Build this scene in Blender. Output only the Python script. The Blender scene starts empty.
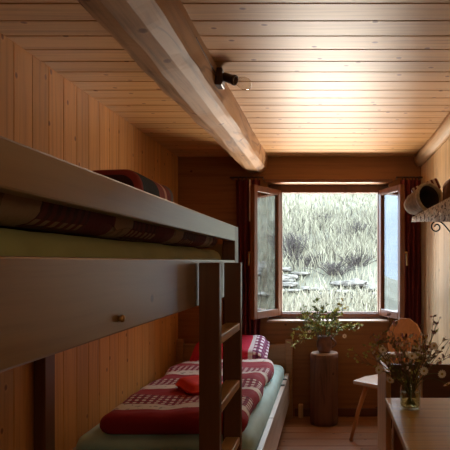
import bpy, bmesh, math, random
from mathutils import Vector, Matrix, noise
random.seed(11)
R = math.radians
S = bpy.context.scene
COL = S.collection

# ------------------------------------------------------------------ camera, sky, light, exposure
EYE = 1.34
cam_d = bpy.data.cameras.new('camera'); cam = bpy.data.objects.new('camera', cam_d); COL.objects.link(cam)
cam.location = (0, 0, EYE); cam.rotation_euler = (R(90), 0, 0)
cam_d.sensor_width = 36; cam_d.lens = 560/450*36
cam_d.shift_x = -(328-225)/450; cam_d.shift_y = (262-225)/450
cam_d.clip_start = 0.02
S.camera = cam

W = bpy.data.worlds.new('sky'); S.world = W; W.use_nodes = True
bg = W.node_tree.nodes['Background']
bg.inputs['Color'].default_value = (0.74, 0.88, 1.0, 1)
bg.inputs['Strength'].default_value = 9.5

def area(name, loc, rot, sx, sy, power=10, color=(1, 1, 1), portal=False):
    d = bpy.data.lights.new(name, 'AREA'); d.shape = 'RECTANGLE'; d.size = sx; d.size_y = sy
    d.energy = power; d.color = color
    if portal: d.cycles.is_portal = True
    o = bpy.data.objects.new(name, d); COL.objects.link(o); o.location = loc; o.rotation_euler = rot
    return o
area('window_portal', (0.02, 5.10, 1.42), (R(-90), 0, 0), 0.90, 1.10, portal=True)
area('sill_fill_light', (0.0, 6.3, 0.42), (R(-45-90), 0, 0), 2.0, 0.6, 155, (1.0, 0.88, 0.74))  # added fill light below the sill, stands in for bright ground outside
area('rear_fill_light', (.62, -.75, 1.75), (R(75), 0, R(22)), .5, .5, 3.4, (1.0, 0.78, 0.44))  # unseen warm fill added behind the camera, no lamp stands there

S.view_settings.view_transform = 'Standard'; S.view_settings.look = 'None'
S.view_settings.gamma = 1; S.view_settings.use_curve_mapping = False
S.view_settings.exposure = 0.60
S.cycles.max_bounces = 10; S.cycles.diffuse_bounces = 6; S.cycles.transparent_max_bounces = 24
S.cycles.sample_clamp_indirect = 6
S.cycles.use_denoising = True

# ------------------------------------------------------------------ materials
class NT:
    def __init__(s, name):
        s.m = bpy.data.materials.new(name); s.m.use_nodes = True
        s.t = s.m.node_tree; s.b = s.t.nodes['Principled BSDF']; s.out = s.t.nodes['Material Output']
    def n(s, typ, **k):
        o = s.t.nodes.new(typ)
        for a, v in k.items(): setattr(o, a, v)
        return o
    def put(s, sock, v):
        if hasattr(v, 'is_linked'): s.t.links.new(v, sock)
        elif v is not None: sock.default_value = v
    def math(s, op, a, b=None, c=None):
        o = s.n('ShaderNodeMath', operation=op)
        s.put(o.inputs[0], a); s.put(o.inputs[1], b); s.put(o.inputs[2], c)
        return o.outputs[0]
    def comb(s, x, y, z):
        o = s.n('ShaderNodeCombineXYZ')
        for i, v in enumerate((x, y, z)): s.put(o.inputs[i], v)
        return o.outputs[0]
    def xyz(s):
        tc = s.n('ShaderNodeTexCoord'); sp = s.n('ShaderNodeSeparateXYZ')
        s.t.links.new(tc.outputs['Object'], sp.inputs[0])
        return [sp.outputs[0], sp.outputs[1], sp.outputs[2]], tc.outputs['Object']
    def noise(s, vec, scale=5., detail=3., rough=.5, dist=0.):
        o = s.n('ShaderNodeTexNoise'); s.put(o.inputs['Vector'], vec)
        o.inputs['Scale'].default_value = scale; o.inputs['Detail'].default_value = detail
        o.inputs['Roughness'].default_value = rough; o.inputs['Distortion'].default_value = dist
        return o.outputs['Fac']
    def ramp(s, fac, stops, const=False):
        o = s.n('ShaderNodeValToRGB'); s.put(o.inputs[0], fac); e = o.color_ramp.elements
        if const: o.color_ramp.interpolation = 'CONSTANT'
        while len(e) < len(stops): e.new(0.5)
        for i, (p, c) in enumerate(stops):
            e[i].position = p; e[i].color = c if len(c) == 4 else (*c, 1)
        return o.outputs[0]
    def mix(s, fac, a, b, mode='MIX'):
        o = s.n('ShaderNodeMix', data_type='RGBA', blend_type=mode)
        s.put(o.inputs[0], fac)
        for sock, v in ((o.inputs[6], a), (o.inputs[7], b)):
            s.put(sock, v if hasattr(v, 'is_linked') else (*v, 1))
        return o.outputs[2]
    def bump(s, h, strength=.3, dist=.01):
        o = s.n('ShaderNodeBump'); s.put(o.inputs['Height'], h)
        o.inputs['Strength'].default_value = strength; o.inputs['Distance'].default_value = dist
        s.t.links.new(o.outputs[0], s.b.inputs['Normal'])
    def set(s, color=None, rough=None, **k):
        if color is not None: s.put(s.b.inputs['Base Color'], color if hasattr(color, 'is_linked') else (*color, 1))
        if rough is not None: s.put(s.b.inputs['Roughness'], rough)
        for a, v in k.items(): s.put(s.b.inputs[a.replace('_', ' ')], v)
        return s.m

def wood(name, c, along, across, pitch=None, phase=0., rough=.45, knots=.55, var=.22, dark=.62, grain=26., coat=0., kscale=6.2, crack=0.):
    t = NT(name); q, _ = t.xyz()
    third = ({0, 1, 2} - {along, across}).pop()
    a, u, v = q[along], q[across], q[third]
    off = 0.; val = None
    if pitch:
        idn = t.math('FLOOR', t.math('DIVIDE', t.math('SUBTRACT', u, phase), pitch))
        wn = t.n('ShaderNodeTexWhiteNoise', noise_dimensions='1D'); t.put(wn.inputs['W'], idn)
        off = t.math('MULTIPLY', wn.outputs['Value'], 37.)
        val = wn.outputs['Value']
        a = t.math('ADD', a, off)
    wob = t.noise(t.comb(t.math('MULTIPLY', a, 1.5), t.math('MULTIPLY', u, 4.), v), 1., 2.)
    u2 = t.math('ADD', u, t.math('MULTIPLY', wob, .05))
    g = t.noise(t.comb(t.math('MULTIPLY', a, .9), t.math('MULTIPLY', u2, grain), t.math('MULTIPLY', v, grain)), 1.6, 5., .62)
    cd = tuple(x*y for x, y in zip(c, (dark, dark*.9, dark*.8)))
    col = t.ramp(g, [(.22, cd), (.5, c), (.8, tuple(min(1, x*1.15) for x in c))])
    if val is not None:
        sc = t.math('ADD', t.math('MULTIPLY', val, var), 1-var*.6)
        col = t.mix(1., col, t.comb(sc, sc, sc), 'MULTIPLY')
    if knots:
        vo = t.n('ShaderNodeTexVoronoi', voronoi_dimensions='2D'); vo.inputs['Scale'].default_value = 1.; vo.inputs['Randomness'].default_value = .95
        t.put(vo.inputs['Vector'], t.comb(t.math('MULTIPLY', a, kscale*.8), t.math('MULTIPLY', u, kscale), 0.))
        sp = t.n('ShaderNodeSeparateColor'); t.t.links.new(vo.outputs['Color'], sp.inputs[0])
        keep = t.math('LESS_THAN', sp.outputs[0], knots)
        dd = t.math('ADD', vo.outputs['Distance'], t.math('MULTIPLY', t.math('SUBTRACT', g, .5), .05))
        k1 = t.math('MULTIPLY', keep, t.ramp(dd, [(.0, (1, 1, 1)), (.045, (.9, .9, .9)), (.075, (0, 0, 0))]))
        k2 = t.math('MULTIPLY', keep, t.ramp(dd, [(.04, (1, 1, 1)), (.13, (0, 0, 0))]))
        col = t.mix(t.math('MULTIPLY', k2, .35), col, tuple(min(1, x*1.35) for x in c))
        col = t.mix(t.math('MULTIPLY', k1, .92), col, (c[0]*.26, c[1]*.13, c[2]*.06))
    if crack:
        cn = t.noise(t.comb(t.math('MULTIPLY', a, 1.1), t.math('MULTIPLY', u2, 9.), t.math('MULTIPLY', v, 9.)), 1., 2., .5, .3)
        ck = t.ramp(t.math('ABSOLUTE', t.math('SUBTRACT', cn, .5)), [(0, (1, 1, 1)), (.012, (.7, .7, .7)), (.03, (0, 0, 0))])
        pt = t.ramp(t.noise(t.comb(t.math('MULTIPLY', a, 2.2), t.math('MULTIPLY', u, 7.), t.math('MULTIPLY', v, 7.)), 1., 3.), [(.42, (0, 0, 0)), (.6, (1, 1, 1))])
        col = t.mix(t.math('MULTIPLY', t.math('MULTIPLY', ck, pt), crack), col, (c[0]*.15, c[1]*.10, c[2]*.08))
        col = t.mix(t.math('MULTIPLY', pt, .45), col, (c[0]*.62, c[1]*.52, c[2]*.45))
    t.bump(g, .12, .004)
    return t.set(col, rough, Coat_Weight=coat, Coat_Roughness=.25)

def plain(name, c, rough=.5, metal=0., var=.15, scale=30., bump=0., **k):
    t = NT(name); _, o = t.xyz()
    g = t.noise(o, scale, 3.)
    col = t.ramp(g, [(.3, tuple(x*(1-var) for x in c)), (.7, tuple(min(1, x*(1+var)) for x in c))])
    if bump: t.bump(g, bump, .005)
    return t.set(col, rough, Metallic=metal, **k)

PINE = (.60, .275, .075)
m_ceiling = wood('ceiling_pine', (.52, .275, .10), 0, 1, .1426, 1.977, rough=.42)
m_wall_l = wood('wall_pine_left', PINE, 2, 1, .1456, 2.325, rough=.45)
m_wall_r_lit = wood('wall_pine_right_lit', (.80, .57, .31), 2, 1, .098, 3.72, rough=.5, knots=.25, var=.12)  # same pine as the left wall, daylight put into a creamier colour
m_wall_b_shade = wood('wall_panel_back_shade', (.29, .115, .03), 0, 2, None, rough=.45, knots=.2)  # shade on the window wall is put into this darkened colour
m_floor = wood('floor_boards', (.34, .15, .065), 0, 1, .16, 4.4, rough=.4, knots=.4)
m_beam = wood('hewn_beam', (.46, .25, .105), 1, 0, None, rough=.6, knots=.8, dark=.34, grain=20., kscale=4.2, crack=.9)
m_log = wood('peeled_log', (.58, .38, .20), 1, 0, None, rough=.6, knots=.4, dark=.6, grain=14.)
m_window = wood('window_wood', (.15, .045, .018), 2, 0, None, rough=.3, knots=0, coat=.3)
m_window_in = wood('casement_wood', (.17, .055, .02), 2, 0, None, rough=.3, knots=0, coat=.3)
m_sill = wood('sill_wood', (.55, .42, .34), 0, 1, None, rough=.35, knots=0)
m_bunk = wood('bunk_wood', (.25, .14, .05), 1, 2, None, rough=.30, knots=.15, dark=.75, coat=.5)
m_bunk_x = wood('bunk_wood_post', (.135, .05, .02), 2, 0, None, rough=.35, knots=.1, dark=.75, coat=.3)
m_rung = wood('rung_wood', (.60, .37, .17), 1, 0, None, rough=.35, knots=0)
m_bed = wood('bed_wood', (.36, .20, .10), 0, 2, None, rough=.4, knots=.2)
m_bedrail_glare = wood('bed_rail_glare_wood', (.66, .60, .54), 1, 2, None, rough=.3, knots=.1, coat=.6)  # window glare is put into the colour as a whitened tone
m_table = wood('table_wood', (.66, .41, .07), 0, 1, .19, 1.2, rough=.4, knots=.35, var=.2, coat=.1)
m_bench = wood('bench_wood', (.62, .38, .20), 2, 0, None, rough=.4, knots=.1)
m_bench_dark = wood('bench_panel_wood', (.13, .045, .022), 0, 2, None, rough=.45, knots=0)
m_arm_lit = wood('bench_arm_lit_wood', (.80, .70, .58), 0, 1, None, rough=.5, knots=0)  # daylight on the rail top painted in as a whiter tone
m_chair = wood('chair_wood', (.50, .21, .07), 2, 0, None, rough=.35, knots=.1, dark=.8)
m_seat = wood('chair_seat_wood', (.60, .46, .36), 0, 1, None, rough=.35, knots=0, dark=.85)
m_stump = wood('stump_bark', (.16, .062, .03), 2, 0, None, rough=.6, knots=.5, dark=.2, grain=18., crack=.9)
m_stump_top = wood('stump_cut', (.50, .36, .28), 0, 1, None, rough=.5, knots=0)
m_iron = plain('black_iron', (.015, .013, .012), .45, .6)
m_brass = plain('brass', (.55, .33, .12), .3, .9)
m_bakelite = plain('brown_bakelite', (.045, .018, .010), .35)
m_sheet = plain('green_sheet', (.46, .66, .64), .85, var=.08, scale=9, bump=.25)
m_sheet_up = plain('olive_sheet', (.36, .36, .16), .85, var=.15, scale=6, bump=.5)
m_curtain = plain('dark_red_curtain', (.14, .016, .018), .85, var=.25, scale=60)
m_white = plain('white_paint', (.75, .72, .68), .5, var=.05)
m_clay = plain('brown_clay', (.16, .065, .035), .4, var=.35, scale=22)
m_felt = plain('grey_brown_felt', (.30, .225, .17), .95, var=.3, scale=40, bump=.4)
m_felt_in = plain('dark_felt_lining', (.05, .028, .02), .95)
m_rim = plain('pale_wool_rim', (.50, .44, .37), .95, var=.2, scale=70, bump=.5)
m_red = plain('bright_red_cloth', (.75, .035, .02), .7, var=.12, scale=12)
m_leaf = plain('leaf_green', (.17, .23, .06), .55, var=.5, scale=35)
m_leaf2 = plain('leaf_yellow_green', (.48, .48, .14), .55, var=.45, scale=35)
m_stem = plain('stem_green', (.11, .13, .05), .6, var=.3)
m_stem_d = plain('stem_brown', (.14, .10, .05), .6, var=.3)
m_petal = plain('white_petal', (.88, .82, .76), .6, var=.06)
m_pink = plain('pink_blossom', (.55, .33, .34), .6, var=.3)
m_blue = plain('violet_blossom', (.16, .14, .36), .6, var=.3)
m_yolk = plain('yellow_disc', (.45, .30, .06), .6)
m_dry = plain('dry_seedhead', (.25, .15, .09), .7, var=.4)
m_rock = plain('pale_rock', (.085, .077, .066), .95, var=.6, scale=9, bump=.6)
m_twig = plain('dark_twigs', (.03, .022, .018), .9, var=.4)
m_earth = plain('earth_slope', (.075, .073, .052), 1., var=.35, scale=2.5)

m_backdrop = plain('backdrop_haze', (.11, .125, .145), 1., var=.15, scale=.3)  # for the added backdrop, distance haze put into its colour
def grass_mat():
    t = NT('pale_grass'); _, o = t.xyz()
    at = t.n('ShaderNodeAttribute', attribute_name='tint')
    col = t.ramp(at.outputs['Fac'], [(0., (.025, .020, .014)), (.25, (.085, .073, .051)), (.6, (.145, .136, .090)), (1., (.20, .182, .130))])
    return t.set(col, .9)
m_grass = grass_mat()

def glass(name, tint, f0, f1):
    t = NT(name)
    tr = t.n('ShaderNodeBsdfTransparent'); tr.inputs[0].default_value = (*tint, 1)
    gl = t.n('ShaderNodeBsdfGlossy'); gl.inputs['Roughness'].default_value = .02
    lw = t.n('ShaderNodeLayerWeight'); lw.inputs[0].default_value = .5
    f = t.math('ADD', t.math('MULTIPLY', t.math('POWER', lw.outputs['Facing'], 2.), f1), f0)
    mx = t.n('ShaderNodeMixShader'); t.put(mx.inputs[0], f)
    t.t.links.new(tr.outputs[0], mx.inputs[1]); t.t.links.new(gl.outputs[0], mx.inputs[2])
    t.t.links.new(mx.outputs[0], t.out.inputs[0])
    return t.m
m_pane = glass('window_glass', (.97, .98, .98), .20, .75)
m_jar = glass('jar_glass', (.95, .96, .92), .04, .5)
m_water = glass('jar_water', (.86, .84, .60), .03, .5)
m_bulb = glass('bulb_glass', (.96, .95, .92), .06, .8)

def duvet_mat(name, ax, period, phase, red, cream, check, cu=.028, across=0, f1=.31, f2=.56, f3=1.):
    t = NT(name); q, o = t.xyz()
    wob = t.math('MULTIPLY', t.math('SUBTRACT', t.noise(o, 4., 2.), .5), .05)
    y = t.math('ADD', q[ax], wob); x = q[across]
    f = t.math('FRACT', t.math('DIVIDE', t.math('SUBTRACT', y, phase), period))
    gx = t.math('GREATER_THAN', t.math('FRACT', t.math('DIVIDE', t.math('ADD', x, 10.), cu*2)), .5)
    gy = t.math('GREATER_THAN', t.math('FRACT', t.math('DIVIDE', t.math('ADD', y, 10.), cu*2)), .5)
    ck = t.ramp(t.math('MULTIPLY', t.math('ADD', gx, gy), .5), [(0, cream), (.3, check), (.8, tuple(v*.45 for v in check))], True)
    mot = t.noise(t.comb(t.math('MULTIPLY', x, 26.), t.math('MULTIPLY', y, 26.), 0.), 1., 1.)
    cr = t.mix(t.math('GREATER_THAN', mot, .63), cream, tuple(v*.55 for v in cream))
    b1 = t.math('GREATER_THAN', f, f1)
    b2 = t.math('MULTIPLY', t.math('GREATER_THAN', f, f2), t.math('LESS_THAN', f, f3))
    col = t.mix(b1, red, cr); col = t.mix(b2, col, ck)
    t.bump(t.noise(o, 14., 3.), .35, .02)
    return t.set(col, .85)
m_duvet = duvet_mat('striped_check_duvet', 1, .44, -.86, (.30, .010, .022), (.66, .60, .54), (.30, .03, .06), .019, 0, .42, .62)
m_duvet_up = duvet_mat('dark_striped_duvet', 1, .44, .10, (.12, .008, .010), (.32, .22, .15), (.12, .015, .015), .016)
m_pillow = duvet_mat('striped_check_pillow', 0, 1.68, -.40, (.60, .02, .07), (.74, .70, .74), (.26, .05, .14), .022, 1, .34, .36, .9)
def roll_mat():
    t = NT('striped_wool'); q, o = t.xyz()
    f = t.math('MULTIPLY', t.math('ADD', q[1], t.math('MULTIPLY', q[2], .25)), 1.7)
    col = t.ramp(f, [(0, (.05, .012, .012)), (.12, (.30, .035, .03)), (.22, (.010, .012, .018)), (.55, (.30, .06, .05)),
                     (.68, (.70, .42, .36)), (.73, (.20, .02, .02)), (.82, (.10, .08, .065))], True)
    t.bump(t.noise(o, 60., 2.), .3, .01)
    return t.set(col, .95)
m_roll = roll_mat()
def trim_mat():
    t = NT('lettered_shelf_trim'); q, o = t.xyz()
    n = t.noise(t.comb(t.math('MULTIPLY', q[1], 38.), 0., t.math('MULTIPLY', q[2], 60.)), 1., 2.)
    col = t.mix(t.math('GREATER_THAN', n, .56), (.80, .76, .70), (.12, .10, .09))
    return t.set(col, .8)
m_trim = trim_mat()
def stripes_mat():
    t = NT('red_white_stripes'); q, o = t.xyz()
    f = t.math('FRACT', t.math('MULTIPLY', q[0], 38.))
    return t.set(t.ramp(f, [(0, (.55, .48, .43)), (.5, (.12, .02, .02))], True), .8)
m_stripes = stripes_mat()

# ------------------------------------------------------------------ builders
class MB:
    def __init__(s): s.v = []; s.f = []
    def add(s, vs, fs):
        k = len(s.v); s.v += [Vector(p) for p in vs]; s.f += [[i+k for i in f] for f in fs]; return s
    def box(s, x0, x1, y0, y1, z0, z1):
        return s.add([(x, y, z) for x in (x0, x1) for y in (y0, y1) for z in (z0, z1)],
                     [(0, 1, 3, 2), (4, 6, 7, 5), (0, 4, 5, 1), (2, 3, 7, 6), (0, 2, 6, 4), (1, 5, 7, 3)])
    def prism(s, pts, fn, a0, a1):          # closed polygon pts (u,w) run from a0 to a1
        n = len(pts)
        vs = [fn(u, w, a0) for u, w in pts] + [fn(u, w, a1) for u, w in pts]
        return s.add(vs, [tuple(range(n)), tuple(range(2*n-1, n-1, -1))] + [(i, i+n, (i+1) % n+n, (i+1) % n) for i in range(n)])
    def tube(s, pts, rad, n=8):
        pts = [Vector(p) for p in pts]; m = len(pts)
        rad = rad if isinstance(rad, (list, tuple)) else [rad]*m
        rings = []
        up = Vector((0, 0, 1)); d0 = (pts[1]-pts[0]).normalized()
        if abs(d0.z) > .9: up = Vector((1, 0, 0))
        for i, p in enumerate(pts):
            d = (pts[min(i+1, m-1)]-pts[max(i-1, 0)]).normalized()
            x = up.cross(d).normalized(); y = d.cross(x); up = y
            rings += [p + (x*math.cos(2*math.pi*k/n) + y*math.sin(2*math.pi*k/n))*rad[i] for k in range(n)]
        fs = [(i*n+k, i*n+(k+1) % n, (i+1)*n+(k+1) % n, (i+1)*n+k) for i in range(m-1) for k in range(n)]
        fs += [tuple(range(n-1, -1, -1)), tuple((m-1)*n+k for k in range(n))]
        return s.add(rings, fs)
    def lathe(s, prof, n=24, mat=None):     # profile (r,z) round z; ends capped when r>0
        vs, fs = [], []; m = len(prof)
        for r, z in prof: vs += [(r*math.cos(2*math.pi*k/n), r*math.sin(2*math.pi*k/n), z) for k in range(n)]
        fs = [(i*n+k, i*n+(k+1) % n, (i+1)*n+(k+1) % n, (i+1)*n+k) for i in range(m-1) for k in range(n)]
        if prof[0] != prof[-1]: fs += [tuple(range(n-1, -1, -1)), tuple((m-1)*n+k for k in range(n))]
        if mat is not None: vs = [mat @ Vector(p) for p in vs]
        return s.add(vs, fs)
    def rbox(s, c, h, r, n=10, fn=None):    # soft box, centre c, half sizes h, edge radius r
        bm = bmesh.new(); bmesh.ops.create_cube(bm, size=2.)
        bmesh.ops.subdivide_edges(bm, edges=bm.edges[:], cuts=n, use_grid_fill=True)
        vs = []
        for v in bm.verts:
            p = Vector((v.co.x*h[0], v.co.y*h[1], v.co.z*h[2]))
            rr = [min(r, k) for k in h]
            q = Vector([max(-(h[i]-rr[i]), min(h[i]-rr[i], p[i])) for i in range(3)])
            d = p-q
            if d.length > 1e-9:
                d = Vector([d[i]/rr[i] for i in range(3)]).normalized()
                p = q+Vector([d[i]*rr[i] for i in range(3)])
            if fn: p = fn(p, v.co)
            vs.append(p+Vector(c))
        bm.verts.index_update(); fs = [[v.index for v in f.verts] for f in bm.faces]; bm.free()
        return s.add(vs, fs)
    def build(s, name, mat, parent=None, smooth=False, bevel=0., sub=0, solid=0., base=None):
        o = base if base is not None else (ORG.get(parent.name) if parent is not None else None)
        me = bpy.data.meshes.new(name)
        me.from_pydata([tuple(p-o) if o is not None else tuple(p) for p in s.v], [], s.f); me.update()
        bm = bmesh.new(); bm.from_mesh(me); bmesh.ops.recalc_face_normals(bm, faces=bm.faces); bm.to_mesh(me); bm.free()
        me.materials.append(mat)
        if smooth: me.polygons.foreach_set('use_smooth', [True]*len(me.polygons))
        ob = bpy.data.objects.new(name, me); COL.objects.link(ob)
        if parent is not None: ob.parent = parent
        elif base is not None: ob.location = base
        if parent is not None and o is not None: ORG[ob.name] = o
        if solid: md = ob.modifiers.new('solid', 'SOLIDIFY'); md.thickness = solid; md.offset = 0
        if bevel: md = ob.modifiers.new('bevel', 'BEVEL'); md.width = bevel; md.segments = 2; md.limit_method = 'ANGLE'
        if sub: md = ob.modifiers.new('sub', 'SUBSURF'); md.levels = sub; md.render_levels = sub
        return ob
ORG = {}
def tag(o, label, cat, group=None, kind=None):
    o['label'] = label; o['category'] = cat
    if group: o['group'] = group
    if kind: o['kind'] = kind
    return o
def thing(name, loc, label, cat, group=None, rot=(0, 0, 0), local=False, kind=None):
    o = bpy.data.objects.new(name, None); COL.objects.link(o); o.location = loc; o.rotation_euler = rot
    o.empty_display_size = .05
    if not local: ORG[o.name] = Vector(loc)
    return tag(o, label, cat, group, kind)
def struct(o, label=None, cat=None):
    o['kind'] = 'structure'
    if label: o['label'] = label; o['category'] = cat
    return o
def bx(*a): return MB().box(*a)
def nz(p, s=1.): return noise.noise(Vector(p)*s)

def boards(u0, u1, pitch, phase, thick, notch=.010, wn=.0055):
    k = math.ceil((u0-phase)/pitch); pts = [(u0, 0)]
    while phase+k*pitch < u1-.01:
        c = phase+k*pitch
        if c > u0+.01: pts += [(c-wn, 0), (c-wn*.3, -notch), (c+wn*.3, -notch), (c+wn, 0)]
        k += 1
    return pts + [(u1, 0), (u1, -thick), (u0, -thick)]

# ------------------------------------------------------------------ room
XL, XR, YB, YF, ZC = -1.304, .81, 4.87, -1.0, 2.253
struct(MB().prism(boards(YF-.1, YB+.25, .16, 4.4, .1, .004), lambda u, w, a: (a, u, w), XL-.1, XR+.1).build('floor', m_floor),
       'worn reddish brown floor boards', 'floor')
struct(MB().prism(boards(YF-.1, YB+.25, .1426, 1.977, .1), lambda u, w, a: (a, u, ZC-w), XL-.1, XR+.1).build('ceiling', m_ceiling),
       'knotty pine board ceiling', 'ceiling')
struct(MB().prism(boards(YF, YB, .1456, 2.325, .1, .006, .003), lambda u, w, a: (XL+w, u, a), 0, ZC).build('wall_left', m_wall_l),
       'left wall of upright knotty pine boards', 'wall')
struct(MB().prism(boards(YF, YB, .098, 3.72, .1, .005, .003), lambda u, w, a: (XR-w, u, a), 0, ZC).build('wall_right', m_wall_r_lit),
       'right wall of upright pine boards coloured paler for daylight', 'wall')
HX0, HX1, HZ0, HZ1 = -.53, .53, .822, 2.027       # the window recess
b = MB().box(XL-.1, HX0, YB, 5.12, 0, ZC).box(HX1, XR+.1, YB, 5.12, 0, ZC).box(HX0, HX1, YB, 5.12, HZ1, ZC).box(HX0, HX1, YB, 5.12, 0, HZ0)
struct(b.build('wall_back', m_wall_b_shade), 'orange brown back wall around the window, coloured darker for shade', 'wall')
b = bx(XL-.1, XR+.1, YF-.12, YF, 0, ZC)
struct(b.build('wall_front', m_wall_b_shade))
struct(bx(-.29, XR, YB-.018, YB, 0, .07).build('baseboard_back', m_bench_dark, bevel=.004), 'dark baseboard along the back wall', 'baseboard')

# hewn ceiling beam
sec = [(-.735, 2.252), (-.745, 2.17), (-.742, 2.122), (-.728, 2.102), (-.66, 2.092), (-.59, 2.104), (-.550, 2.128), (-.534, 2.142), (-.526, 2.175), (-.520, 2.215), (-.518, 2.252)]
vs, fs = [], []; NY = 150; n = len(sec)
for i in range(NY+1):
    y = YF + (YB-.004-YF)*i/NY
    for k, (x, z) in enumerate(sec):
        if k < 4: x += .028*max(0, (y-2)/2.87)
        d = nz((x*3, y*.9, z*3), 1.)*.018 + nz((x*8, y*3.0, z*8))*.012 + nz((x*22, y*7, z*22))*.005
        if k in (6, 7): d += .012*nz((3.3, y*2.2, .4)) - .010*max(0, nz((1.3, y*5., 7.)))
        c = Vector((x+.63, 0, z-2.2)).normalized()
        if k in (0, n-1): d = d*.4
        vs.append((x+c.x*d, y, min(ZC-.001, z+c.z*d) if k not in (0, n-1) else ZC-.001))
fs = [(i*n+k, i*n+(k+1) % n, (i+1)*n+(k+1) % n, (i+1)*n+k) for i in range(NY) for k in range(n)]
fs += [tuple(range(n)), tuple(NY*n+k for k in range(n-1, -1, -1))]
struct(MB().add(vs, fs).build('ceiling_beam', m_beam), 'massive rough hewn timber beam running under the ceiling', 'beam')
# peeled log in the corner of ceiling and right wall
sec = [(.748+.0, 2.25), (.75, 2.215), (.762, 2.185), (.785, 2.168), (.808, 2.165), (.808, 2.25)]
vs, fs = [], []; n = len(sec)
for i in range(61):
    y = YF + (YB-.003-YF)*i/60
    for k, (x, z) in enumerate(sec):
        d = nz((x*4, y*1.3, z*4))*.012 if k < 4 else 0
        vs.append((x+d, y, min(2.251, z+(d*.6 if k else 0))))
fs = [(i*n+k, i*n+(k+1) % n, (i+1)*n+(k+1) % n, (i+1)*n+k) for i in range(60) for k in range(n)] + [tuple(range(n)), tuple(60*n+k for k in range(n-1, -1, -1))]
struct(MB().add(vs, fs).build('trim_1', m_log, smooth=True), 'peeled pale log along the top of right wall', 'log')

# ------------------------------------------------------------------ window with two inward casements
w = thing('window_1', (0, 5.0, HZ0), 'red brown wooden window with two casements swung inward', 'window', kind='structure')
OX0, OX1, OZ0, OZ1 = -.412, .446, .893, 1.956
b = MB().box(HX0, OX0, 5.0, 5.07, HZ0, HZ1).box(OX1, HX1, 5.0, 5.07, HZ0, HZ1).box(OX0, OX1, 5.0, 5.07, OZ1, HZ1).box(OX0, OX1, 5.0, 5.07, HZ0, OZ0)
b.box(OX0-.02, OX1+.02, 4.985, 5.0, OZ0-.045, OZ0-.012)
b.build('window_frame', m_window, w, bevel=.004)
bx(HX0+.002, HX1-.002, YB-.035, 5.0, HZ0-.002, HZ0+.012).build('sill', m_sill, w, bevel=.004)
bx(HX0-.03, HX1+.03, YB-.022, YB-.001, HZ1+.001, HZ1+.03).build('head_casing', m_window_in, w, bevel=.006)
def casement(hx, ang, sgn):
    # local frame: p runs from hinge to free edge, q is the thickness direction
    a = R(ang); P = Vector((-math.sin(a)*sgn, -math.cos(a), 0)); Q = Vector((P.y, -P.x, 0))*(1 if sgn > 0 else -1)
    H = Vector((hx, 4.985, 0)); z0, z1, wd, th, fr = .866, 1.978, .43, .042, .05
    def pbox(m, p0, p1, q0, q1, za, zb):
        vs = [H+P*p+Q*q+Vector((0, 0, z)) for p in (p0, p1) for q in (q0, q1) for z in (za, zb)]
        return m.add(vs, [(0, 1, 3, 2), (4, 6, 7, 5), (0, 4, 5, 1), (2, 3, 7, 6), (0, 2, 6, 4), (1, 5, 7, 3)])
    m = MB(); pbox(m, 0, fr, 0, th, z0, z1); pbox(m, wd-fr, wd, 0, th, z0, z1)
    pbox(m, fr, wd-fr, 0, th, z0, z0+fr+.012); pbox(m, fr, wd-fr, 0, th, z1-fr, z1)
    c = m.build('casement', m_window_in, w, bevel=.005)
    pbox(MB(), fr-.004, wd-fr+.004, th*.45, th*.45+.006, z0+fr, z1-fr+.004).build('pane', m_pane, c)
    for z in (1.06, 1.80):
        MB().tube([H+Q*th*.5+Vector((0, .0, z-.035))-P*.006, H+Q*th*.5+Vector((0, .0, z+.035))-P*.006], .007, 8).build('hinge', m_iron, c)
    mid = H+P*(wd-fr*.5)+Q*(th+.012)
    hm = MB().tube([mid-Q*.012+Vector((0, 0, 1.42)), mid+Q*.018+Vector((0, 0, 1.42))], .008, 8)
    hm.tube([mid+Q*.018+Vector((0, 0, 1.425)), mid+Q*.02+Vector((0, 0, 1.31))], .007, 8); hm.build('handle', m_brass, c)
    return c
casement(OX0-.004, 26, 1); casement(OX1+.004, 19, -1)

# ------------------------------------------------------------------ the slope outside
def ground_z(x, y):
    P = [(5.1, -.25), (6.4, .10), (7.6, .42), (8.6, .80), (9.1, 1.02), (9.5, 1.32), (11, 1.95), (14, 2.95), (20, 5.6), (45, 21)]
    for (a, za), (c, zc) in zip(P, P[1:]):
        if y <= c:
            z = za+(zc-za)*(y-a)/(c-a); break
    else: z = 21
    return z + .10*nz((x*.8, y*.8, 3)) + .05*nz((x*2.2, y*2.2, 9)) + (.28*(x-2.2) if x > 2.2 else 0) - (.30*(-1.9-x) if x < -1.9 else 0)
vs, fs = [], []; ys = [5.12+.18*i for i in range(55)] + [15.2+1.2*i for i in range(25)]; xs = [-7+.22*i for i in range(66)]+[8+1.*i for i in range(22)]
for y in ys:
    for x in xs: vs.append((x, y, ground_z(x, y)))
nx = len(xs)
fs = [(j*nx+i, j*nx+i+1, (j+1)*nx+i+1, (j+1)*nx+i) for j in range(len(ys)-1) for i in range(nx-1)]
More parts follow.
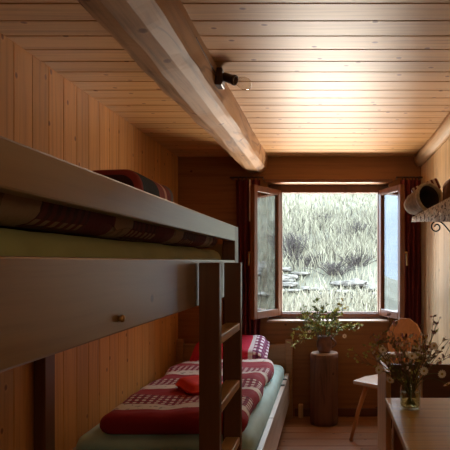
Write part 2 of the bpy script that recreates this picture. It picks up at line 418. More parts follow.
# give it a body: skirt and underside
g = MB().add(vs, fs)
struct(g.build('ground', m_earth, smooth=True), 'grassy slope rising behind the window', 'ground')
gv, gf, tint = [], [], []
def blade(x, y, h, wd, t, lean):
    z = ground_z(x, y)-.01; a = random.random()*6.28; l = random.random()*lean*h; b2 = random.random()*6.28
    dx, dy = math.cos(a)*wd, math.sin(a)*wd*.4; ex, ey = math.cos(b2)*l, math.sin(b2)*l
    k = len(gv)
    gv.extend([(x-dx, y-dy, z), (x+dx, y+dy, z), (x+dx*.6+ex*.45, y+ey*.45, z+h*.6), (x-dx*.6+ex*.45, y+ey*.45, z+h*.6), (x+ex, y+ey, z+h)])
    gf.extend([(k, k+1, k+2, k+3), (k+3, k+2, k+4)]); tint.extend([t]*5)
for i in range(30000):
    y = 6.2+random.random()**1.4*11; x = (random.random()-.5)*(1.1+y*.34)+.05*(y-5)*0
    if 8.55 < y < 9.35 and random.random() < .75: continue
    c = nz((x*.9, y*.9, 5))
    mid = 9.3 < y < 12.2
    t = .62+.35*random.random()+c*.35 - (.38*random.random() if mid else 0)
    if random.random() < (.22 if mid else .07): t = .12*random.random()
    h = (.10+.14*random.random()) * (1.5 if mid else 1.)*(.8 if y > 12.5 else 1)
    blade(x, y, h*(1+c*.5), .006+.004*random.random()+.0006*(y-6), max(0, min(1, t)), .9)
for i in range(9000):
    x = 1.2+10*random.random()**1.3; y = x*.66+4.9+random.uniform(-.25, .35)*x
    t = .5+.5*random.random()+.5*nz((x*.6, y*.6, 2))-(.4*random.random() if random.random() < .5 else 0)
    blade(x, y, .16+.2*random.random(), .014+.01*random.random(), max(0, min(1, t)), .9)
me = bpy.data.meshes.new('meadow_grass'); me.from_pydata(gv, [], gf); me.materials.append(m_grass)
at = me.attributes.new('tint', 'FLOAT', 'POINT'); at.data.foreach_set('value', tint)
go = bpy.data.objects.new('meadow_grass', me); COL.objects.link(go)
tag(go, 'pale bleached grass growing on the slope outside the window', 'grass', kind='stuff')
def rock(x, y, dz, h, seed, label):
    bm = bmesh.new(); bmesh.ops.create_icosphere(bm, subdivisions=3, radius=1.)
    rd = random.Random(seed); o = Vector((rd.random()*9, rd.random()*9, rd.random()*9))
    vs = []
    for v in bm.verts:
        p = v.co.copy(); d = 1+.35*noise.noise(p*1.4+o)+.12*noise.noise(p*4+o)
        p = Vector((math.copysign(abs(p.x)**.7, p.x)*h[0]*d, math.copysign(abs(p.y)**.7, p.y)*h[1]*d, math.copysign(abs(p.z)**.55, p.z)*h[2]*(1+.3*(d-1))))
        vs.append(p+Vector((x, y, ground_z(x, y)+dz)))
    bm.verts.index_update(); fs = [[v.index for v in f.verts] for f in bm.faces]; bm.free()
    o2 = MB().add(vs, fs).build('rock', m_rock, base=Vector((x, y, ground_z(x, y))))
    tag(o2, label, 'rock', 'weathered rocks in the ledge outside')
rr = random.Random(21)
for i in range(24):
    u = rr.random(); x = -1.0+2.1*u; y = 9.25-.75*u+rr.uniform(-.28, .22)
    w2 = rr.uniform(.07, .24); rock(x, y, rr.uniform(-.02, .06), (w2, rr.uniform(.09, .18), rr.uniform(.018, .05)), i*7+3,
                                    'weathered flat rock in the ledge crossing the slope outside')
def brush(x, y, n, h, sp, label):
    m = MB(); z = ground_z(x, y)
    for i in range(n):
        a = random.random()*6.28; l = random.random()*sp; t = .45+.6*random.random()
        p0 = Vector((x+math.cos(a)*l*.35, y+math.sin(a)*l*.35, z)); p2 = Vector((x+math.cos(a)*l*1.2, y+math.sin(a)*l*.8, z+h*t))
        p1 = (p0+p2)/2+Vector((random.uniform(-1, 1), random.uniform(-1, 1), 1))*h*.15
        m.tube([p0, p1, p2], [.007, .005, .003], 4)
        for q in range(3):
            e = p1.lerp(p2, random.random()); m.tube([e, e+Vector((random.uniform(-1, 1), random.uniform(-1, 1), random.uniform(-.3, 1)))*h*.3], [.005, .002], 3)
    tag(m.build('brush', m_twig, base=Vector((x, y, z))), label, 'shrub', 'dark leafless brush on the slope')
for i in range(8):
    x = 4.0+rr.uniform(-.7, 1.); rock(x, x*.66+4.9+rr.uniform(-.5, .1), .03, (rr.uniform(.2, .5), rr.uniform(.15, .3), rr.uniform(.04, .10)), i*5+90,
                                      'weathered rock on the slope mirrored in the left casement glass')
brush(4.7, 8.5, 90, .7, .6, 'broad dark brush on the slope mirrored in the left casement glass')
brush(-.60, 9.6, 60, .46, .22, 'dark leafless brush above the rocks at the window left edge')
brush(-.32, 9.45, 34, .22, .25, 'low dark brush hanging over the left rocks')
brush(.10, 9.2, 70, .22, .45, 'low tangle of dark twigs over the middle slabs')
brush(.48, 9.35, 50, .20, .4, 'low tangle of dark twigs above the right rocks')
brush(.52, 10.6, 26, .3, .22, 'small dark brush up the slope at right')
brush(-.1, 11.2, 16, .3, .2, 'thin dark brush up the slope near the middle')

# mountain backdrop added to keep bright sky out of the right casement reflection
vs, fs = [], []
for j in range(31):
    for i in range(25):
        x = -62+1.6*i; y = 5+2.6*j; k = (i/24)
        vs.append((x, y, 26*(1-k)**.8+3*nz((x*.06, y*.06, 2))*(1-k)*2-6))
fs = [(j*25+i, j*25+i+1, (j+1)*25+i+1, (j+1)*25+i) for j in range(30) for i in range(24)]
struct(MB().add(vs, fs).build('reflection_backdrop', m_backdrop, smooth=True), 'added hazy blue mountain backdrop reflected in the right casement', 'mountain')

# ------------------------------------------------------------------ curtains
def curtain(x0, x1, label, rx0, rx1, cord=None):
    yc = 4.735
    t = thing('curtain', ((x0+x1)/2, yc, .68), label, 'curtain', 'dark red window curtains')
    vs, fs = [], []; nu, nv = 60, 24; z0, z1 = .67, 2.035
    for j in range(nv+1):
        for i in range(nu+1):
            u = i/nu; z = z0+(z1-z0)*j/nv
            y = yc+.028*math.sin(u*math.pi*2*4.5+.4*math.sin(z*3))*(.75+.35*(1-j/nv))
            x = x0+(x1-x0)*u+.006*math.sin(z*5+u*9)
            vs.append((x, y, z))
    fs = [(j*(nu+1)+i, j*(nu+1)+i+1, (j+1)*(nu+1)+i+1, (j+1)*(nu+1)+i) for j in range(nv) for i in range(nu)]
    MB().add(vs, fs).build('cloth', m_curtain, t, smooth=True, solid=.003)
    for k in range(6):
        x = x0+(x1-x0)*(k+.5)/6; n = 16
        MB().tube([(x, yc+math.cos(a*2*math.pi/n)*.017, 2.047+math.sin(a*2*math.pi/n)*.017) for a in range(n+1)], .0028, 6).build('ring', m_bakelite, t, smooth=True)
    if cord:
        MB().tube([(cord, yc-.05, 2.03), (cord, yc-.05, 1.68)], .006, 8).build('pull_rod', m_white, t)
    r = thing('curtain_rod', ((rx0+rx1)/2, yc, 2.056), 'short dark curtain rod carrying the %s curtain' % ('left' if x0 < 0 else 'right'), 'rod', 'short curtain rods')
    MB().tube([(rx0, yc, 2.056), (rx1, yc, 2.056)], .007, 10).build('rod', m_bakelite, r)
    for x in (rx0+.012, rx1-.012):
        MB().tube([(x, yc, 2.056), (x, YB-.002, 2.056)], .005, 8).build('bracket', m_bakelite, r)
curtain(-.775, -.575, 'dark red curtain gathered left of the window with a pale pull rod', -.83, -.545, -.655)
curtain(.615, .782, 'dark red curtain gathered between the right casement and right wall', .575, .80)

# ------------------------------------------------------------------ upper bunk
XF, BE, BN = -.411, 2.565, .45      # outer face, far end, near end
bk = thing('bunk_bed', (-.86, 1.5, 0), 'tall brown wooden bunk frame with solid side board along left wall', 'bunk bed')
bx(XF-.034, XF, BN, BE-.09, 1.20, 1.348).build('side_board', m_bunk, bk, bevel=.004)
bx(XF-.03, XF, BN, BE-.085, 1.433, 1.50).build('guard_rail', m_bunk, bk, bevel=.004)
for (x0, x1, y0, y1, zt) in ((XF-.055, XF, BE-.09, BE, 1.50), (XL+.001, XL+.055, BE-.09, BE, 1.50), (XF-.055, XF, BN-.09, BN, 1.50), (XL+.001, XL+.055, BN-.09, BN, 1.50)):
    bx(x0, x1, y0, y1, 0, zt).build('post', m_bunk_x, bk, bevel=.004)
bx(XL+.001, XL+.03, BN, BE-.09, 1.20, 1.348).build('wall_board', m_bunk, bk)
for y0 in (BE-.06, BN-.06): bx(XL+.056, XF-.056, y0, y0+.03, 1.20, 1.42).build('end_board', m_bunk, bk)
for k in range(9):
    y = BN+.06+k*.225; bx(XL+.031, XF-.035, y, y+.09, 1.235, 1.255).build('slat', m_bed, bk)
kb = MB().lathe([(.0, 0), (.006, .0), (.006, .004), (.008, .007), (.006, .011), (.0, .012)], 14, Matrix.Translation((XF, 1.10, 1.229)) @ Matrix.Rotation(R(90), 4, 'Y'))
o = kb.build('bolt_cap', m_brass, bk, smooth=True); o['label'] = 'small round brass bolt cap'

def soft(amp, sc, seed=0.):
    def f(p, c):
        q = p*sc+Vector((seed, seed*.7, 0)); return p+Vector((noise.noise(q+Vector((5, 0, 0))), noise.noise(q+Vector((0, 7, 0))), noise.noise(q)))*amp
    return f
um = MB().rbox((-.862, 1.505, 1.325), (.405, .965, .069), .05, 26, soft(.006, 7, 2)).build('mattress', m_sheet_up, smooth=True, base=Vector((-.862, 1.505, 1.257)))
tag(um, 'mattress in an olive green sheet on the upper bunk', 'mattress')
def upf(p, c):
    d = .018*noise.noise(Vector((p.x*4, p.y*5, 1)))+.012*noise.noise(Vector((p.x*10, p.y*14, 4)))
    return p+Vector((d*.6, 0, d if c.z > -.5 else .1*d))
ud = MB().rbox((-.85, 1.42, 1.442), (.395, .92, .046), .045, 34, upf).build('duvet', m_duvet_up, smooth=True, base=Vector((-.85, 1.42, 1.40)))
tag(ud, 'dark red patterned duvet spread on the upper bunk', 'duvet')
# rolled striped blanket at the far end
def rollf(p, c):
    return p+Vector((noise.noise(p*6)*.01, 0, noise.noise(p*5+Vector((3, 3, 3)))*.012))
rb = MB().rbox((-.80, 2.29, 1.588), (.105, .26, .096), .055, 16, rollf).build('rolled_blanket', m_roll, smooth=True, base=Vector((-.80, 2.01, 1.492)))
tag(rb, 'rolled striped wool blanket in navy and red on the upper bunk', 'blanket')

# ladder
ld = thing('bunk_ladder', (-.375, 1.98, 0), 'brown wooden ladder with broad rails standing at the bunk side', 'ladder')
LX0, LX1 = -.405, -.340
for y in (1.755, 2.18):
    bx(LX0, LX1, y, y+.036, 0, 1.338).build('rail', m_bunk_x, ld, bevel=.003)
for k in range(5):
    z = 1.104-.222*k
    bx(LX0+.006, LX1-.003, 1.791, 2.18, z-.03, z).build('rung', m_rung, ld, bevel=.004)

# ------------------------------------------------------------------ lower bed
bd = thing('single_bed', (-.80, 3.8, 0), 'low wooden single bed with head end under the back wall', 'bed')
Y0, Y1 = 2.74, 4.845
for x0 in (-1.30, -.365): bx(x0, x0+.06, Y1-.055, Y1, 0, .675).build('head_post', m_bed, bd, bevel=.005)
bx(-1.24, -.365, Y1-.045, Y1-.015, .2, .635).build('headboard', m_bed, bd, bevel=.004)
for x0 in (-1.30, -.365): bx(x0, x0+.045, Y0-.045, Y0, 0, .40).build('foot_post', m_bed, bd, bevel=.005)
bx(-1.255, -.365, Y0-.038, Y0-.008, .12, .425).build('footboard', m_bed, bd, bevel=.004)
rl = bx(-.362, -.330, Y0, Y1-.055, .13, .392).build('side_rail', m_bedrail_glare, bd, bevel=.004)
bx(-.3615, -.332, 4.50, 4.53, .37, .396).build('bracket', m_iron, rl)
bx(-.3615, -.332, 4.28, 4.325, .37, .396).build('bracket', m_iron, rl)
bx(-1.30, -1.27, Y0, Y1-.055, .13, .392).build('wall_rail', m_bedrail_glare, bd, bevel=.004)
for k in range(8): bx(-1.268, -.364, 2.85+k*.25, 2.95+k*.25, .27, .292).build('slat', m_bed, bd)
lm = MB().rbox((-.815, 3.765, .386), (.448, 1.02, .094), .06, 26, soft(.005, 5, 1)).build('mattress', m_sheet, smooth=True, base=Vector((-.815, 3.765, .293)))
tag(lm, 'mattress in a pale green sheet on the low single bed', 'mattress')
def dvf(p, c):
    d = .022*noise.noise(Vector((p.x*3.5, p.y*3.5, 2)))+.010*noise.noise(Vector((p.x*9, p.y*9, 6)))
    e = .03*noise.noise(Vector((p.y*3, 4, 1)))
    return p+Vector((e*c.x*.8, .02*noise.noise(Vector((p.x*4, 1, 1)))*c.y, d if c.z > -.3 else .1*d))
ld2 = MB().rbox((-.775, 3.565, .532), (.365, .81, .055), .055, 36, dvf)
dv = ld2.build('duvet', m_duvet, smooth=True, base=Vector((-.775, 3.565, .475)))
for v in dv.data.vertices: pass
tag(dv, 'red and cream duvet with checked bands on the low single bed', 'duvet')
def pilf(p, c):
    e = max(0, 1-abs(c.x)**5)*max(0, 1-abs(c.y)**5)
    return Vector((p.x, p.y, p.z*(.25+.75*e**.5)))+Vector((0, 0, noise.noise(p*7)*.012))
pl = thing('pillow', (-.80, 4.60, .60), 'red pillow with a checked end lying at the low bed head', 'pillow', rot=(R(22), 0, 0), local=True)
MB().rbox((0, 0, 0), (.31, .19, .095), .08, 16, pilf).build('cover', m_pillow, pl, smooth=True)
# bright red folded cloth
def cuf(p, c):
    e = max(0, 1-abs(c.x)**4)*max(0, 1-abs(c.y)**4); return Vector((p.x, p.y, p.z*(.2+.8*e**.5)))+Vector((0, 0, .008*noise.noise(p*11)))
cu = thing('small_cushion', (-.745, 3.30, .612), 'small bright red cushion lying on the striped duvet', 'cushion', rot=(R(4), 0, R(38)), local=True)
MB().rbox((0, 0, 0), (.125, .125, .042), .04, 12, cuf).build('cover', m_red, cu, smooth=True)
wb = bx(-.255, -.215, 4.80, 4.85, 0, .115).build('wooden_block', m_bench, bevel=.006, base=Vector((-.235, 4.825, 0)))
tag(wb, 'small wooden block on the floor between bed and stump', 'block')

# ------------------------------------------------------------------ stump with a jug of wildflowers
SX, SY = -.03, 4.67
st = thing('stump_stool', (SX, SY, 0), 'upright tree trunk section serving as plant stand below window', 'stump')
def stump_ring(z, k, n):
    a = 2*math.pi*k/n; r = .116+.006*noise.noise(Vector((math.cos(a)*1.5, math.sin(a)*1.5, z*2)))+.004*noise.noise(Vector((math.cos(a)*6, math.sin(a)*6, z*3)))
    return (SX+r*math.cos(a), SY+r*math.sin(a), z)
n, L = 48, 16; vs = [stump_ring(.575*j/L, k, n) for j in range(L+1) for k in range(n)]
fs = [(j*n+k, j*n+(k+1) % n, (j+1)*n+(k+1) % n, (j+1)*n+k) for j in range(L) for k in range(n)] + [tuple(range(n-1, -1, -1)), tuple(L*n+k for k in range(n))]
MB().add(vs, fs).build('trunk', m_stump, st, smooth=True)
MB().lathe([(0, .5751), (.112, .5751), (.113, .580), (.108, .587), (0, .588)], 40, Matrix.Translation((SX, SY, 0))).build('cut_top', m_stump_top, st)
jg = thing('clay_jug', (SX, SY, .588), 'brown clay jug of wildflowers on the tree stump', 'jug')
MB().lathe([(0, 0), (.046, 0), (.052, .01), (.066, .05), (.066, .08), (.054, .115), (.056, .13), (.060, .135), (.054, .135), (.048, .115), (.058, .08), (.056, .03), (0, .02)], 28,
           Matrix.Translation((SX, SY, .588))).build('body', m_clay, jg, smooth=True)
MB().tube([(SX+.052+.045*math.sin(k*math.pi/8), SY, .62+.085*k/8) for k in range(9)], .007, 8).build('handle', m_clay, jg, smooth=True)

def leafq(m, p, d, ln, wd):
    d = d.normalized(); s = d.cross(Vector((random.uniform(-1, 1), random.uniform(-1, 1), 1))).normalized(); u = s.cross(d)
    m.add([p, p+d*ln*.45+s*wd+u*wd*.3, p+d*ln, p+d*ln*.45-s*wd+u*wd*.3, p+d*ln*.5-u*wd*.15], [(0, 1, 4), (1, 2, 4), (2, 3, 4), (3, 0, 4)])
def ball(m, c, r):
    bm = bmesh.new(); bmesh.ops.create_icosphere(bm, subdivisions=1, radius=r)
    m.add([v.co+c for v in bm.verts], [[v.index for v in f.verts] for f in bm.faces]); bm.free()
def arc(p0, p1, sag, n=7):
    p0, p1 = Vector(p0), Vector(p1); out = []
    for i in range(n):
        t = i/(n-1); q = p0.lerp(p1, t); q.z += sag*math.sin(math.pi*t)*(1-t*.3)
        out.append(q)
    return out
def sprig(name, p0, p1, sag, label, cat, group, leaf=None, nleaf=0, ll=.03, lw=.008, bl=None, nb=0, br=.006, stem=m_stem, twigs=0, sr=.0018):
    pts = arc(p0, p1, sag); t = thing(name, p0, label, cat, group)
    sm = MB().tube(pts, [sr]*5+[sr*.7]*2, 5); ends = [pts[-1]]
    for k in range(twigs):
        i = random.randint(2, 5); e = pts[i].lerp(pts[i+1], random.random())
        tip = e+(pts[6]-pts[3]).normalized()*random.uniform(.03, .08)+Vector((random.uniform(-1, 1), random.uniform(-1, 1), random.uniform(-.1, 1)))*.035
        sm.tube([e, e.lerp(tip, .5)+Vector((0, 0, .006)), tip], [sr*.8, sr*.6, sr*.5], 4); ends.append(tip)
    sm.build('stem', stem, t)
    if nleaf:
        m = MB()
        for k in range(nleaf):
            f = 1.8+4.1*random.random(); i = min(5, int(f)); p = pts[i].lerp(pts[i+1], f-i)
            if twigs and random.random() < .5: p = random.choice(ends)
            leafq(m, p, (pts[i+1]-pts[i]).normalized()*.6+Vector((random.uniform(-1, 1), random.uniform(-1, 1), random.uniform(-.5, .8))), ll*random.uniform(.7, 1.3), lw*random.uniform(.8, 1.3))
        m.build('leaves', leaf, t)
    if nb:
        m = MB()
        for k in range(nb):
            e = ends[k % len(ends)] if k < len(ends) else random.choice(ends)
            ball(m, e+Vector((random.uniform(-1, 1), random.uniform(-1, 1), random.uniform(-.6, 1)))*br*(.2 if k < len(ends) else 2.2), br*random.uniform(.7, 1.2))
        m.build('blossoms', bl, t)
    return t
def daisy(p0, p1, sag, face, label, group, r=.017):
    pts = arc(p0, p1, sag); t = thing('daisy', p0, label, 'flower', group)
    MB().tube(pts, .0015, 5).build('stem', m_stem, t)
    face = Vector(face).normalized(); s = face.orthogonal().normalized(); u = face.cross(s); c = pts[-1]
    m = MB()
    for k in range(13):
        a = 2*math.pi*k/13; d = s*math.cos(a)+u*math.sin(a); q = face.cross(d)
        m.add([c+d*r*.25-q*r*.09, c+d*r*.25+q*r*.09, c+d*r*.75+q*r*.17+face*.002, c+d*r-face*.001, c+d*r*.75-q*r*.17+face*.002], [(0, 1, 2, 3, 4)])
    m.build('petals', m_petal, t)
    m = MB(); ball(m, c+face*.001, r*.3); m.build('disc', m_yolk, t)
JT = Vector((SX, SY, .70))
random.seed(5)
for k in range(26):
    a = random.random()*6.28; rr = random.uniform(.08, .27); h = random.uniform(.06, .27)*(1.15-rr*1.6)
    p0 = JT+Vector((math.cos(a)*.03, math.sin(a)*.03, -.05)); p1 = JT+Vector((math.cos(a)*rr*1.05, math.sin(a)*rr*.55-.02, h+.02))
    sprig('leafy_sprig', p0, p1, .09, 'leafy green sprig in the clay jug on the stump', 'sprig', 'leafy sprigs in the clay jug', random.choice((m_leaf, m_leaf, m_leaf2)), 26, .034, .009, random.choice((m_leaf2, m_blue, m_petal)), 3, .005, m_stem, 3)
for (dx, dz, lb) in ((-.255, -.10, 'low sprig drooping furthest left from the clay jug'), (-.20, -.02, 'yellow green sprig leaning left out of the clay jug'),
                     (.24, .03, 'long sprig leaning furthest right out of the clay jug'), (.29, .07, 'topmost sprig reaching right from the clay jug')):
    sprig('leafy_sprig', JT+Vector((dx*.1, 0, -.05)), JT+Vector((dx, -.05, dz+.05)), .07, lb, 'sprig', 'leafy sprigs in the clay jug', m_leaf2, 26, .034, .009, m_leaf2, 4, .006, m_stem, 3)
daisy(JT+Vector((.02, -.02, -.04)), JT+Vector((.165, -.10, .035)), .05, (-.1, -1, .2), 'white daisy at the right side of the clay jug', 'daisies', .02)
daisy(JT+Vector((-.02, -.02, -.04)), JT+Vector((-.12, -.11, .075)), .04, (-.2, -1, .5), 'white daisy among leaves at left of the clay jug', 'daisies', .016)

# ------------------------------------------------------------------ heart chair
ch = thing('chair', (.46, 4.23, 0), 'wooden chair with a heart cut in its back beside the stump', 'chair', rot=(0, 0, R(-40)), local=True)
seat = [(-.19, -.20), (.19, -.20), (.215, -.02), (.17, .20), (-.17, .20), (-.215, -.02)]
MB().prism(seat, lambda u, w2, a: Vector((u, w2, a)), .425, .452).build('seat', m_seat, ch, bevel=.006)
bx(-.14, .14, -.14, .14, .40, .424).build('seat_batten', m_chair, ch, bevel=.003)
for sx in (-1, 1):
    for sy in (-1, 1):
        MB().tube([(sx*.12, sy*.12, .41), (sx*.165, sy*.165, .22), (sx*.205, sy*.205, 0)], [.019, .017, .013], 10).build('leg', m_chair, ch, smooth=True)
def back_panel():
    cd = bpy.data.curves.new('chair_back', 'CURVE'); cd.dimensions = '2D'; cd.fill_mode = 'BOTH'; cd.extrude = .011; cd.bevel_depth = .002
    outer = [(-.078, .0), (.078, .0), (.105, .15), (.155, .285), (.150, .345), (.105, .415), (.06, .44), (.035, .455), (-.035, .455), (-.06, .44), (-.105, .415), (-.150, .345), (-.155, .285), (-.105, .15)]
    heart = []
    for k in range(28):
        a = 2*math.pi*k/28; heart.append((.0025*16*math.sin(a)**3*.95, .315+.0025*(13*math.cos(a)-5*math.cos(2*a)-2*math.cos(3*a)-math.cos(4*a))))
    for pts in (outer, heart):
        sp = cd.splines.new('POLY'); sp.points.add(len(pts)-1); sp.use_cyclic_u = True
        for q, (x, y) in zip(sp.points, pts): q.co = (x, y, 0, 1)
    o = bpy.data.objects.new('tmp', cd); COL.objects.link(o)
    dg = bpy.context.evaluated_depsgraph_get(); me = bpy.data.meshes.new_from_object(o.evaluated_get(dg))
    bpy.data.objects.remove(o)
    me.name = 'backrest'; me.materials.clear(); me.materials.append(m_chair)
    b2 = bpy.data.objects.new('backrest', me); COL.objects.link(b2); b2.parent = ch
    b2.location = (0, .16, .445); b2.rotation_euler = (R(90-10), 0, 0)
    return b2
back_panel()

# ------------------------------------------------------------------ bench and table
bn = thing('bench', (.54, 2.8, 0), 'wooden bench with dark back panel behind the table', 'bench')
o = bx(.268, .292, 2.59, 3.03, 0, .832).build('side_panel', m_bench, bn, bevel=.006)
bx(.47, .505, 2.99, 3.03, .46, .832).build('post', m_bench, bn, bevel=.004)
bx(.293, .515, 2.955, 3.045, .832, .853).build('arm_rail', m_arm_lit, bn, bevel=.006)
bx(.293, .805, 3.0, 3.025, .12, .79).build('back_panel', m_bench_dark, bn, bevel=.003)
bx(.293, .805, 2.62, 3.0, .425, .45).build('seat', m_bench, bn, bevel=.005)
for x in (.30, .755): bx(x, x+.045, 2.64, 2.68, 0, .425).build('leg', m_bench, bn, bevel=.003)
bx(.755, .80, 3.025, 3.045, 0, .79).build('post', m_bench, bn, bevel=.003)
tb = thing('table', (.52, 1.8, 0), 'brown wooden table with the glass jar of flowers', 'table')
bx(.248, .803, 1.15, 2.435, .722, .75).build('tabletop', m_table, tb, bevel=.004)
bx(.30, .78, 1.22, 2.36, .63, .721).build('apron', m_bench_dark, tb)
for x in (.275, .735):
    for y in (1.18, 2.36): bx(x, x+.05, y, y+.05, 0, .721).build('leg', m_bench, tb, bevel=.004)
JX, JY = .331, 2.255
ja = thing('glass_jar', (JX, JY, .75), 'clear glass jar half filled with water on the table', 'jar')
T = Matrix.Translation((JX, JY, .7505))
MB().lathe([(0, 0), (.036, 0), (.041, .006), (.042, .08), (.040, .092), (.033, .103), (.033, .12), (.036, .122), (.036, .127), (.031, .127), (.0305, .103), (.037, .09), (.039, .078), (.038, .012), (.033, .007), (0, .007)], 36, T).build('glass', m_jar, ja, smooth=True)
MB().lathe([(0, .0085), (.033, .0085), (.0372, .014), (.0378, .066), (0, .066)], 32, T).build('water', m_water, ja, smooth=True)
random.seed(8)
JB = Vector((JX, JY, .765)); JM = Vector((JX, JY, .87))
def at(px, py, d): return Vector(((px-328)*d/560, d, EYE-(py-262)*d/560))
def jar_start(px):
    s = max(-1, min(1, (px-410)/45)); return JB+Vector((-s*.022, random.uniform(-.018, .018), 0))
def stemmed(px, py, d, lb, **k):
    # the stem leans through the jar mouth
    p0 = jar_start(px); p1 = at(px, py, d)
    return sprig('flower_sprig', p0, p1, k.pop('sag', .03), lb, 'sprig', 'wildflower sprigs in the glass jar', **k)
thin = 'thin wildflower sprig standing among others in the glass jar'
for (px, py, d) in ((386, 352, 2.25), (392, 358, 2.2), (398, 350, 2.3), (404, 352, 2.2), (409, 346, 2.3), (414, 350, 2.25), (420, 346, 2.3), (424, 352, 2.2),
                    (429, 345, 2.25), (378, 356, 2.3), (436, 352, 2.3), (395, 345, 2.35), (417, 357, 2.15), (402, 360, 2.15), (428, 358, 2.3), (388, 364, 2.25)):
    stemmed(px, py, d, thin, leaf=random.choice((m_leaf, m_leaf2, m_dry)), nleaf=14, ll=.022, lw=.004, bl=random.choice((m_petal, m_pink, m_dry, m_petal)), nb=12, br=.0056, twigs=4, stem=random.choice((m_stem, m_stem_d)), sr=.0014)
for (px, py, d, lb, bl, sg) in ((357, 361, 2.2, 'yellowish sprig arching furthest left from the glass jar', m_leaf2, .05), (371, 345, 2.25, 'sprig with pale leaves reaching up left from the glass jar', m_leaf2, .03),
                            (364, 354, 2.3, 'fine sprig between the two left arching sprigs of the glass jar', m_leaf2, .04),
                            (434, 333, 2.25, 'tallest dark budded sprig rising right of the heart chair back', m_pink, .0), (389, 331, 2.35, 'pink budded sprig overlapping the heart chair back at left', m_pink, .0),
                            (424, 336, 2.3, 'dark budded sprig just right of the heart chair back', m_dry, .0),
                            (449, 357, 2.2, 'sprig arching furthest right from the glass jar', m_pink, .04), (443, 348, 2.3, 'fine sprig leaning right above the bench panel', m_dry, .02)):
    stemmed(px, py, d, lb, leaf=m_leaf2 if px < 380 else m_dry, nleaf=18, ll=.018, lw=.005, bl=bl, nb=14, br=.0048, twigs=6, stem=m_stem_d, sr=.0014, sag=sg)
for (px, py, d, sg, fc, lb) in ((424, 371, 2.15, .04, (-.1, -1, .1), 'white daisy facing the room just right of the jar mouth'),
                                (442, 374, 2.15, .06, (.1, -1, -.1), 'white daisy facing the room over the bench panel'),
                                (447, 384, 2.12, .075, (.4, -.5, -.8), 'drooping white daisy furthest right of the glass jar'),
                                (379, 370, 2.2, .05, (-.5, -.8, .1), 'white daisy drooping left in front of the bench post'),
                                (390, 380, 2.12, .06, (-.4, -.6, -.5), 'drooping white daisy low at left of the glass jar'),
                                (383, 350, 2.2, .02, (-.2, -.7, .8), 'white daisy high left before the bench rail'),
                                (412, 356, 2.12, .0, (0, -.8, .7), 'white daisy above the jar mouth'),
                                (434, 346, 2.2, .0, (.2, -.9, .5), 'white daisy among buds right of the chair back')):
    daisy(jar_start(px), at(px, py, d), sg, fc, lb, 'daisies', .018)

# ------------------------------------------------------------------ lamp on the beam
lp = thing('socket_lamp', (-.515, 2.64, 2.2), 'bare clear bulb in a brown socket fixed to the ceiling beam', 'lamp')
bx(-.528, -.492, 2.60, 2.68, 2.165, 2.246).build('mount', m_bakelite, lp, bevel=.006)
A = Vector((-.495, 2.64, 2.215)); B = Vector((-.43, 2.62, 2.188)); D = (B-A).normalized()
def along(prof, P0, d):
    return P0, d.to_track_quat('Z', 'Y').to_matrix().to_4x4()
Mx = Matrix.Translation(A) @ D.to_track_quat('Z', 'Y').to_matrix().to_4x4()
MB().lathe([(0, -.005), (.017, -.005), (.021, .01), (.022, .055), (.025, .058), (.025, .07), (.018, .07), (.016, .055), (0, .05)], 24, Mx).build('socket', m_bakelite, lp, smooth=True)
MB().lathe([(.0, .06), (.012, .06), (.014, .075), (.024, .095), (.030, .115), (.028, .135), (.018, .15), (0, .155)], 24, Mx).build('bulb', m_bulb, lp, smooth=True)
MB().tube([(-.515, 2.60, 2.205), (-.521, 2.45, 2.215), (-.519, 2.2, 2.222)], .003, 6).build('cable', m_bakelite, lp)

# ------------------------------------------------------------------ shelf on the right wall with its things
sh = thing('bracket_shelf', (.66, 2.9, 1.585), 'white shelf on black scroll brackets high on the right wall', 'shelf')
bx(.525, .808, 2.3, 3.40, 1.588, 1.61).build('board', m_white, sh, bevel=.003)
bx(.516, .5245, 2.3, 3.40, 1.588, 1.612).build('edge_strip', m_white, sh)
vs, fs = [], []; N = 40
for i in range(N+1):
    y = 2.30+1.095*i/N; zb = 1.583-.072*(3.395-y)/1.02
    x = .511-.004*math.sin(i*1.1)
    for (xx, zz) in ((.62, 1.6135), (.53, 1.6135), (.512, 1.612), (x, (zb+1.61)/2), (x-.003, zb)): vs.append((xx, y, zz))
fs = [(i*5+k, i*5+k+1, (i+1)*5+k+1, (i+1)*5+k) for i in range(N) for k in range(4)]
pc = MB().add(vs, fs).build('printed_cloth', m_trim, smooth=True, solid=.002, base=Vector((.53, 2.85, 1.612)))
tag(pc, 'pale cloth printed with dark motifs hanging over the shelf edge', 'cloth')
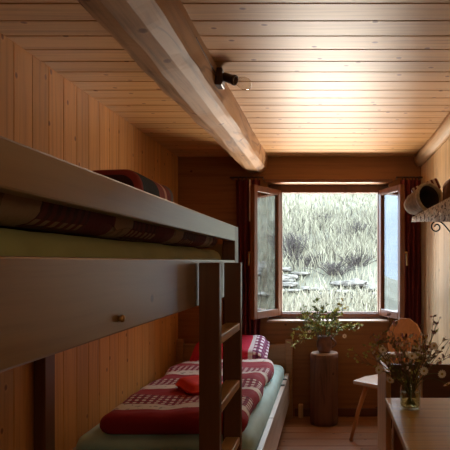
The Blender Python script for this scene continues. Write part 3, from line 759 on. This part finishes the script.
def scroll(y):
    m = MB(); pts = []
    for k in range(26):
        a = k/25*math.pi*2.6; r = .036*(1-k/25*.72); pts.append((.645+math.cos(a+1.2)*r, y, 1.548+math.sin(a+1.2)*r))
    pts = pts[::-1]
    for k in range(1, 11):
        t = k/10; pts.append((.658+.145*t**1.1, y, 1.584-.20*t**1.6))
    m.tube(pts, .0045, 6)
    m.tube([(.55, y, 1.583), (.80, y, 1.583)], .0045, 6); m.tube([(.803, y, 1.584), (.803, y, 1.33)], .0045, 6)
    return m
for y in (3.33, 2.45): scroll(y).build('scroll_bracket', m_iron, sh, smooth=True)
# felt bag lying open
ax = Vector((.40, -.85, .16)).normalized()
fb = thing('felt_bag', (.50, 3.31, 1.60), 'open grey brown felt bag lying on the shelf end', 'bag')
Mx = Matrix.Translation((.50, 3.31, 1.675)) @ ax.to_track_quat('Z', 'Y').to_matrix().to_4x4()
MB().lathe([(0, -.03), (.03, -.028), (.052, -.012), (.064, .02), (.072, .09), (.080, .15), (.083, .17), (.072, .17), (.066, .10), (.056, .03), (.03, .0), (0, -.005)], 32, Mx).build('body', m_felt, fb, smooth=True)
MB().lathe([(0, .004), (.028, .006), (.054, .032), (.064, .10), (.070, .165), (.0685, .165), (.062, .10), (.052, .034), (.026, .009), (0, .008)], 32, Mx).build('lining', m_felt_in, fb, smooth=True)
MB().lathe([(.071, .155), (.080, .150), (.087, .160), (.088, .175), (.080, .185), (.072, .178), (.071, .155)], 32, Mx).build('rim', m_rim, fb, smooth=True)
hb = MB().rbox((.672, 2.95, 1.70), (.06, .09, .085), .055, 10, soft(.004, 14, 3)).build('brown_bundle', m_clay, smooth=True, base=Vector((.672, 2.95, 1.614)))
tag(hb, 'round reddish brown bundle on the shelf at right edge', 'bundle')
sb = thing('striped_cloth', (.665, 3.37, 1.612), 'folded red and white striped cloth standing at the shelf back', 'cloth', rot=(R(0), R(-24), 0), local=True)
MB().rbox((0, 0, .185), (.085, .018, .036), .01, 6).build('fold', m_stripes, sb)
MB().rbox((0.03, .0, .085), (.05, .016, .075), .01, 6).build('fold', m_rim, sb)
